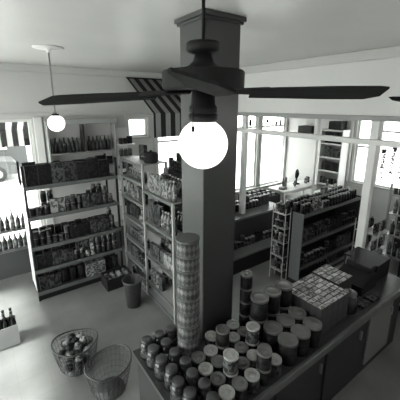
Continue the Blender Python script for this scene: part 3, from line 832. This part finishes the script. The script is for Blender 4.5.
# ------------------------------------------------------------------ sales counter
CZ = .85
ct = thing('sales_counter', 'long wooden sales counter in the foreground crowded with goods', 'counter', (.83, 1.2, 0))
MB().prism([(0, 0), (3.13, 0), (3.13, .665), (.53, .665), (.53, .92), (0, .92)], 'z', CZ-.035, CZ, M_wood).obj('countertop', ct)
MB().prism([(.03, .04), (3.09, .04), (3.09, .64), (.50, .64), (.50, .89), (.03, .89)], 'z', .001, CZ-.036, M_cpanel).obj('cabinet_body', ct)
MB().box(0, 3.13, -.035, -.001, CZ-.06, CZ+.012, M_woodl, .006).obj('edge_rail', ct)
for (u0, u1, m) in ((.1, .75, M_cpanel), (.8, 1.45, M_cpanel), (2.30, 2.84, M_cpanel2), (1.5, 2.15, M_cpanel)):
    d = MB().box(u0, u1, .02, .039, .1, .76, m, .004).obj('door_panel', ct)
    MB().box(u1-.07, u1-.05, -.005, .019, .55, .65, M_metal, .003).obj('handle', d)

def coffee(tone):
    t = thing('coffee_can', '', 'can', group='large lidded cans on the counter')
    P = print_mat('print_%s' % tone, *TONE[tone], 38, .5)
    MB().lathe([(0, 0), (.076, 0), (.078, .004), (.078, .19), (0, .19)], seg=28, ms=[M_tin, M_tin, P, M_tin]).obj('body', t)
    MB().lathe([(.0785, .178), (.081, .178), (.081, .199), (.076, .2), (.066, .195), (.045, .195), (.042, .198), (0, .198)], seg=28, m=mat('lid_grey', .13, .4)).obj('lid', t)
    return t
cc = coffee('dark')
G = 'large lidded cans on the counter'
bigs = []
for k, x in enumerate((1.84, 2.005, 2.17)):
    for lv in range(2): bigs.append((x, 1.63, CZ+.001+lv*.2005, 'large dark lidded can, %s in back row, %s of its stack' % (ORD[k], ('bottom', 'top')[lv])))
for k, x in enumerate((1.84, 2.005, 2.17)):
    bigs.append((x, 1.462, CZ+.001, 'large dark lidded can, %s in the second row of the counter' % ORD[k]))
for k, x in enumerate((1.84, 2.005, 2.17)):
    bigs.append((x-.01, 1.296, CZ+.001, 'large dark lidded can, %s in the row at counter edge' % ORD[k]))
for i, (x, y, z, lb) in enumerate(bigs):
    if i == 0: cc.location = (x, y, z); cc['label'] = lb
    else: clone(cc, (x, y, z), random.uniform(0, 6), lb, G)
# smaller lidded tins
def small_tin(tone, lidm, name='lidded_tin', r=.055, h=.135):
    t = thing(name, '', 'can', group='smaller lidded tins on the counter')
    P = print_mat('print_%s' % tone, *TONE[tone], 38, .5)
    MB().lathe([(0, 0), (r-.002, 0), (r, .003), (r, h-.006), (0, h-.006)], seg=24, ms=[M_tin, M_tin, P, M_tin]).obj('body', t)
    MB().lathe([(r+.0005, h-.015), (r+.002, h-.015), (r+.002, h), (r-.008, h+.001), (r-.012, h-.003), (r*.45, h-.003), (r*.4, h+.0005), (0, h+.0005)], seg=24, m=lidm).obj('lid', t)
    return t
tinA = small_tin('mid-grey', M_lidp); tinB = small_tin('dark', mat('lid_grey', .13, .4))
def jar_big():
    t = thing('storage_jar', '', 'jar', group='dark jars on the left end of the counter')
    MB().lathe([(0, 0), (.05, 0), (.056, .012), (.056, .12), (.05, .14), (.038, .15), (.038, .155), (0, .155)], seg=24, m=mat('glass_dark', .02, .12)).obj('body', t)
    MB().lathe([(.039, .15), (.043, .15), (.043, .172), (.04, .175), (0, .175)], seg=24, m=mat('jar_lid', .07, .35, metal=.3)).obj('lid', t)
    MB().lathe([(.0562, .03), (.0566, .03), (.0566, .1), (.0562, .1)], seg=24, m=print_mat('print_mid-grey', *TONE['mid-grey'])).obj('paper_label', t)
    return t
jarA = jar_big()
used = {'a': 0, 'b': 0, 'j': 0}
def drop(which, loc, lb, gp):
    src = {'a': tinA, 'b': tinB, 'j': jarA}[which]
    if used[which] == 0:
        used[which] = 1; src.location = loc; src['label'] = lb; src['group'] = gp; return src
    return clone(src, loc, random.uniform(0, 6), lb, gp)
gT = 'smaller lidded tins on the counter'; gJ = 'dark jars on the left end of the counter'
rows_y = [1.27, 1.39, 1.51, 1.63, 1.75]
for j, y in enumerate(rows_y):
    n = 0
    for k in range(8):
        x = .91+k*.122 + (.02 if j % 2 else 0)
        if x > 1.70: continue
        if math.hypot(x-1.19, y-1.785) < .155: continue
        n += 1
        if x < 1.1:
            drop('j', (x, y, CZ+.001), 'dark lidded jar, %s in the %s row from counter edge' % (ORD[n-1], ORD[j]), gJ)
        else:
            st = 1 + (1 if (k+2*j) % 5 == 0 else 0)
            for lv in range(st):
                w = 'ab'[(k+j) % 2]
                drop(w, (x, y, CZ+.001+lv*.1365), '%s lidded tin, %s in the %s row from counter edge%s' % (('pale-topped', 'grey-topped')[(k+j) % 2], ORD[n-1], ORD[j], ', stacked on another' if lv else ''), gT)
for j, y in enumerate((1.88, 1.995)):
    n = 0
    for k in range(4):
        x = .91+k*.118
        if math.hypot(x-1.19, y-1.785) < .15 or x > 1.3: continue
        n += 1
        drop('j', (x, y, CZ+.001), 'dark lidded jar, %s in the %s row by the column' % (ORD[n-1], ('nearer', 'farthest')[j]), gJ)
# tower of patterned tins
tw = thing('patterned_tin', '', 'tin', group='tower of patterned tins')
MB().lathe([(0, 0), (.083, 0), (.085, .003), (.085, .117), (0, .117)], seg=30, ms=[M_tin, M_tin, M_tower, M_tin]).obj('body', tw)
MB().lathe([(.0855, .107), (.087, .107), (.087, .1245), (.08, .1245), (0, .1245)], seg=30, m=mat('tower_lid', .09, .4)).obj('lid', tw)
for k in range(9):
    lb = 'diamond-patterned round tin in the tower before the column, %s from bottom' % ORD[k]
    loc = (1.185, 1.785, CZ+.001+k*.1202)
    if k == 0: tw.location = loc; tw.scale = (1.06, 1.06, .96); tw['label'] = lb
    else: clone(tw, loc, k*.9, lb, 'tower of patterned tins', (1.06, 1.06, .96))
# block of small upright cartons
tc_ = thing('matchbox_carton', '', 'box', group='block of small cartons on the counter')
CW, CD, CH = .092, .050, .24
MB().box(-CW/2, CW/2, -CD/2, CD/2, 0, CH-.002, mat('carton_side', .04, .6, .2, 20), .001).obj('body', tc_)
MB().box(-CW/2+.003, CW/2-.003, -CD/2+.003, CD/2-.003, CH-.0019, CH, print_mat('carton_top_print', .16, .45, 45, .35), .0005).obj('printed_top', tc_)
def block(x0, y0, nx, ny, z, h, where, group, src, first):
    for j in range(ny):
        for i in range(nx):
            loc = (x0+i*(CW+.003)+CW/2, y0+j*(CD+.003)+CD/2, z)
            lb = 'small upright carton, %s along, %s row back, %s' % (ORD[i], ORD[j], where)
            if first and i == 0 and j == 0: src.location = loc; src['label'] = lb
            else: clone(src, loc, 0, lb, group, (1, 1, h*random.uniform(.985, 1.0)))
block(2.27, 1.29, 5, 8, CZ+.001, 1.18, 'big counter block', 'block of small cartons on the counter', tc_, True)
tc_.scale = (1, 1, 1.18)
block(2.84, 1.46, 3, 6, CZ+.001, 1.0, 'farther counter block', 'farther block of small cartons', tc_, False)
for k in range(4):
    drop('b', (1.84, 1.80, CZ+.001+k*.1365), 'grey-topped lidded tin by the column side, %s from bottom of its stack' % ORD[k], gT)
t = thing('display_case', 'dark glass-fronted display case at the far end of the counter', 'case', (3.60, 1.42, CZ+.001))
MB().box(0, .33, 0, .40, 0, .03, M_dark).box(0, .33, 0, .02, .031, .20, M_dark).box(0, .33, .38, .40, .031, .20, M_dark).box(.31, .33, .021, .379, .031, .20, M_dark).obj('body', t)
MB().box(-.005, .335, -.005, .405, .201, .215, M_dark, .004).obj('top_panel', t)
MB().box(.002, .008, .021, .379, .031, .199, M_glass).obj('glass_front', t)
# dark things near the counter's far end
def put_thing(m, name, label, cat, loc): return tag(m.obj(name, None, loc), label, cat)
t = thing('glass_canister', 'dark round canister with pale lid beside the carton block', 'canister', (2.86, 1.34, CZ+.001))
MB().lathe([(0, 0), (.075, 0), (.08, .01), (.08, .17), (.06, .19), (0, .19)], seg=24, m=mat('glass_dark', .02, .12)).obj('body', t)
MB().lathe([(.062, .191), (.064, .205), (.02, .215), (.015, .235), (0, .237)], seg=24, m=mat('lid_grey', .13, .4)).obj('lid', t)
t = thing('cash_register', 'dark low box-like till on the counter by the canister', 'till', (3.19, 1.38, CZ+.001))
MB().prism([(0, 0), (.34, 0), (.34, .17), (.2, .19), (0, .10)], 'y', 0, .33, M_dark).obj('body', t)
MB().box(.2, .33, .02, .31, .1905, .26, M_fan, .01).obj('display_hood', t)
for k in range(3):
    put('tin_can', 'pale', (2.9+k*.09, 1.822, CZ+.001), k, 'pale-lidded can behind the farther carton block, %s from left' % ORD[k], 'cans behind the farther carton block')
for k in range(2):
    put('flat_box', 'mid-grey', (3.05+.19*k, 1.295-.0*k, CZ+.001), PI*k, 'grey flat packet on the counter edge, %s of two' % ('left', 'right')[k], 'flat packets at the counter edge', (.9, .8, .6))

# ------------------------------------------------------------------ floor-standing things at the left
# tapered waste bin
bx, by = on_z(135, 304, 0)
wb = thing('waste_bin', 'dark tapered woven bin on the floor beside pale rack', 'bin', (bx-.02, by, 0))
MB().lathe([(0, 0), (.10, 0), (.135, .40), (.145, .405), (.145, .42), (.128, .42), (.095, .015), (0, .015)], seg=24, m=M_wick).obj('body', wb)
MB().tube([(.142*math.cos(a*PI/12), .142*math.sin(a*PI/12), .425) for a in range(24)], .009, M_wire, 6, True).obj('rim', wb)
# produce crate at the shelving's right end
x, y = on_z(117, 276, 0)
c_ = crate('produce_crate', 'dark low crate of rounded goods at foot of window-side shelving', 1.36, 1.79, 4.36, 4.66, 0, .2, M_dark, 'crate', .55)
for i in range(4):
    for j in range(3):
        o = MB().lathe([(0, 0), (.02, .002), (.038, .02), (.042, .04), (.036, .062), (.016, .076), (0, .073)], seg=14, m=print_mat('fruit_skin', .10, .22, 12)).obj('round_fruit', None, (1.425+i*.1, 4.41+j*.092, .111))
        tag(o, 'rounded fruit in the low crate, %s across in %s row' % (ORD[i], ('front', 'middle', 'back')[j]), 'fruit', 'fruit in the low produce crate')
# white six-pack carton with dark bottles, lower left
x, y = on_z(4, 343, 0)
bc2 = crate('bottle_carton', 'pale open carton holding dark bottles on the floor, lower left', x-.17, x+.17, y-.12, y+.12, 0, .27, M_sill, 'box', .04)
for i in range(4):
    for j in range(3):
        put('glass_bottle', 'dark', (x-.12+i*.08, y-.078+j*.078, .0125), i, 'dark bottle in the lower left carton, %s across in %s row' % (ORD[i], ('front', 'middle', 'back')[j]), 'bottles in the pale floor carton', (1, 1, 1.45))
# round baskets of goods in the foreground
RP = [MB().lathe([(0, 0), (.025, .002), (.041, .022), (.0425, .045), (.034, .064), (.016, .073), (0, .07)], seg=16, m=print_mat('print_'+tn, *TONE[tn], 38, .5)).mesh('round_packet') for tn in ('dark', 'pale')]
def basket(loc, label, rz, goods, where):
    t = thing('wire_basket', label, 'basket', loc, rz)
    R0, R1, hh = .17, .24, .34
    w = MB()
    for k in range(28):
        a = 2*PI*k/28; c, s = math.cos(a), math.sin(a)*.86
        w.tube([(R0*c, R0*s, .012), ((R0+.03)*c, (R0+.03)*s, .12), (R1*c, R1*s, hh)], .003, M_wire, 4)
    for q in (.05, .11, .17, .23, .29):
        r = R0 + (R1-R0)*q/hh + .012*math.sin(q*6)
        w.tube([(r*math.cos(2*PI*k/32), .86*r*math.sin(2*PI*k/32), q) for k in range(32)], .003, M_wire, 4, True)
    w.obj('wire_side', t)
    MB().tube([(R1*math.cos(2*PI*k/40), .86*R1*math.sin(2*PI*k/40), hh+.018*math.cos(4*PI*k/40)) for k in range(40)], .009, M_wire, 8, True).obj('rim', t)
    MB().lathe([(0, .0), (R0*.84, 0), (R0*.84, .012), (0, .012)], seg=28, m=M_wire).obj('bottom', t)
    if goods:
        n = 0
        for (r, cnt, z0) in ((.0, 1, .013), (.10, 5, .013)):
            for k in range(cnt):
                a = 2*PI*k/max(cnt, 1); n += 1
                kd = ('tin_can', 'glass_jar', 'carton')[k % 3] if cnt > 1 else 'tin_can'
                tn = ('mid-grey', 'pale', 'dark')[n % 3]
                p = Matrix.Rotation(rz, 3, 'Z') @ Vector((r*math.cos(a), .86*r*math.sin(a), z0))
                put(kd, tn, (loc[0]+p.x, loc[1]+p.y, loc[2]+p.z), a+rz+PI/2, '%s %s at the bottom of %s, %s counted round' % (tn, NICE[kd], where, ORD[n-1]), 'goods in the foreground basket', (.8, .8, 1.0))
        for q, (z0, rad) in enumerate(((.152, .150), (.226, .165), (.300, .13))):
            for j in range(-2, 3):
                n = 0
                for i in range(-2, 3):
                    ax = i*.088+(.044 if j % 2 else 0); ay = j*.078
                    if (ax/rad)**2+(ay/(rad*.86))**2 > 1: continue
                    n += 1
                    p = Matrix.Rotation(rz, 3, 'Z') @ Vector((ax, ay, z0))
                    o = bpy.data.objects.new('round_packet', RP[(i+j+q) % 2]); COL.objects.link(o)
                    o.location = (loc[0]+p.x, loc[1]+p.y, loc[2]+p.z); o.rotation_euler = (0, 0, i)
                    tag(o, '%s round packet in the foreground basket, %s layer, %s row, %s across' % (('dark', 'pale')[(i+j+q) % 2], ('lowest', 'middle', 'top')[q], ORD[j+2], ORD[n-1]), 'packet', 'round packets in the foreground basket')
    return t
x, y = on_z(75, 341, .34)
basket((x, y, 0), 'round wire basket heaped with tins on the foreground floor', -.4, True, 'the foreground basket')
x, y = on_z(101, 364, .34)
basket((x+.07, y-.02, 0), 'empty round wire basket behind and right of the full basket', .3, False, '')

# ------------------------------------------------------------------ street outside
M_street = mat('sunlit_pavement', .42, .8, .12, 1.2)
struct(MB().box(-30, 40, Y1+WT+.01, 60, -.3, -.14, M_street).box(X1+WT+.01, 40, -30, Y1+WT+.0, -.3, -.14, M_street).box(-30, X0-.16, -30, Y1+WT+.0, -.3, -.14, M_street).obj('ground'), 'bright sunlit street and pavement outside', 'ground')
def building(x0, x1, y, z, label, m):
    t = thing('street_building', label, 'building', (x0, y, -.14)); W = x1-x0
    MB().box(0, W, 0, 5, 0, z, m).obj('wall', t)
    MB().box(-.2, W+.2, -.3, 5.2, z+.001, z+.25, M_trim).obj('roof', t)
    for k in range(int(W/2.6)):
        a = .8+k*2.6
        f = MB().box(a, a+1.3, -.06, -.001, 1.0, 2.4, M_white).obj('window', t)
        MB().box(a+.08, a+1.22, -.07, -.0605, 1.08, 2.32, mat('far_glass', .2, .1)).obj('pane', f)
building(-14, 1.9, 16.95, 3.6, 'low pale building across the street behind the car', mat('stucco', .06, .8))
# parked car
cr_ = thing('parked_car', 'small grey car parked across the street, seen through left window', 'car', (1.25, 15.2, -.139))
M_car = mat('car_paint', .05, .5); M_cg = mat('car_glass', .03, .2); M_tyre = mat('tyre', .012, .8)
prof = [(0, .35), (.02, .62), (-.12, .78), (-1.15, .90), (-1.75, 1.38), (-2.9, 1.42), (-3.7, .98), (-4.15, .92), (-4.2, .4), (-3.8, .28), (-.1, .28)]
MB().prism(prof, 'y', -.8, .8, M_car).obj('body', cr_)
MB().prism([(-1.22, .93), (-1.78, 1.33), (-2.85, 1.36), (-3.5, .98)], 'y', -.812, -.801, M_cg).obj('side_window', cr_)
MB().prism([(-.98, .915), (-1.12, .93), (-1.70, 1.385), (-1.60, 1.36)], 'y', -.7, .7, M_cg).obj('windscreen', cr_)
for wx in (-.75, -3.35):
    for wy in (-.82, .66):
        w_ = MB().lathe([(.0, 0), (.30, 0), (.32, .03), (.32, .13), (.30, .16), (0, .16)], (wx, wy, .32), 24, M_tyre, axis='y').obj('wheel', cr_)
        MB().lathe([(0, -.012), (.12, -.01), (.17, -.001)], (wx, wy, .32), 20, M_metal, axis='y').obj('hubcap', w_)
MB().lathe([(0, -.02), (.07, -.015), (.08, .0)], (.015, -.55, .66), 16, M_white, axis='x').obj('headlamp', cr_)
MB().box(.021, .08, -.78, .78, .38, .48, M_metal, .01).obj('bumper', cr_)

# ------------------------------------------------------------------ light
w = bpy.data.worlds.new('sky'); SC.world = w; w.use_nodes = True
bg = w.node_tree.nodes['Background']; bg.inputs[0].default_value = (1.0, 1.0, .99, 1); bg.inputs[1].default_value = 8.0
def portal(loc, rot, sx, sy):
    l = bpy.data.lights.new('window_portal', 'AREA'); l.shape = 'RECTANGLE'; l.size = sx; l.size_y = sy; l.cycles.is_portal = True
    o = bpy.data.objects.new('window_portal', l); COL.objects.link(o); o.location = loc; o.rotation_euler = rot
for (a0, a1, z0, z1) in front: portal(((a0+a1)/2, Y1+WT+.02, (z0+z1)/2), (-PI/2, 0, 0), a1-a0, z1-z0)
for (a0, a1, z0, z1) in back_holes: portal(((a0+a1)/2, Y0-.2, (z0+z1)/2), (PI/2, 0, 0), a1-a0, z1-z0)
for (a0, a1, z0, z1) in left_holes: portal((X0-.2, (a0+a1)/2, (z0+z1)/2), (0, -PI/2, 0), z1-z0, a1-a0)
for (a0, a1, z0, z1) in side: portal((X1+WT+.02, (a0+a1)/2, (z0+z1)/2), (0, PI/2, 0), z1-z0, a1-a0)
sl = bpy.data.lights.new('sun', 'SUN'); sl.energy = 14.0; sl.angle = math.radians(5); sl.color = (1, .99, .96)
so = bpy.data.objects.new('sun', sl); COL.objects.link(so)
so.rotation_euler = Vector((-.72, .10, .72)).to_track_quat('Z', 'Y').to_euler()
# globe lamps added out of view to light the room
for k, (x, y) in enumerate(((-1.6, .6), (3.2, .1), (5.9, 1.0), (-.9, -1.2))):
    q = clone(p0, (x, y, CEIL-.001), 0, ('globe pendant lamp left of the viewpoint', 'globe pendant lamp behind the counter', 'globe pendant lamp in the side bay right', 'globe pendant lamp behind the viewpoint')[k], 'globe pendant lamps')
    if k == 1:  # this added lamp glows far brighter, to lift the right side
        for c in q.children:
            if c.name.startswith('globe') and 'holder' not in c.name: c.data = c.data.copy(); c.data.materials[0] = emit('opal_fill_glow', 1.0, 30)

vs = SC.view_settings
SC.display_settings.display_device = 'sRGB'
vs.view_transform = 'Standard'; vs.look = 'None'; vs.gamma = 1; vs.exposure = 0.5; vs.use_curve_mapping = False
SC.cycles.max_bounces = 10; SC.cycles.diffuse_bounces = 6; SC.cycles.use_denoising = True
for o in SC.objects:
    if o.parent is None and not o.get('group'):
        if 'group' in o: del o['group']
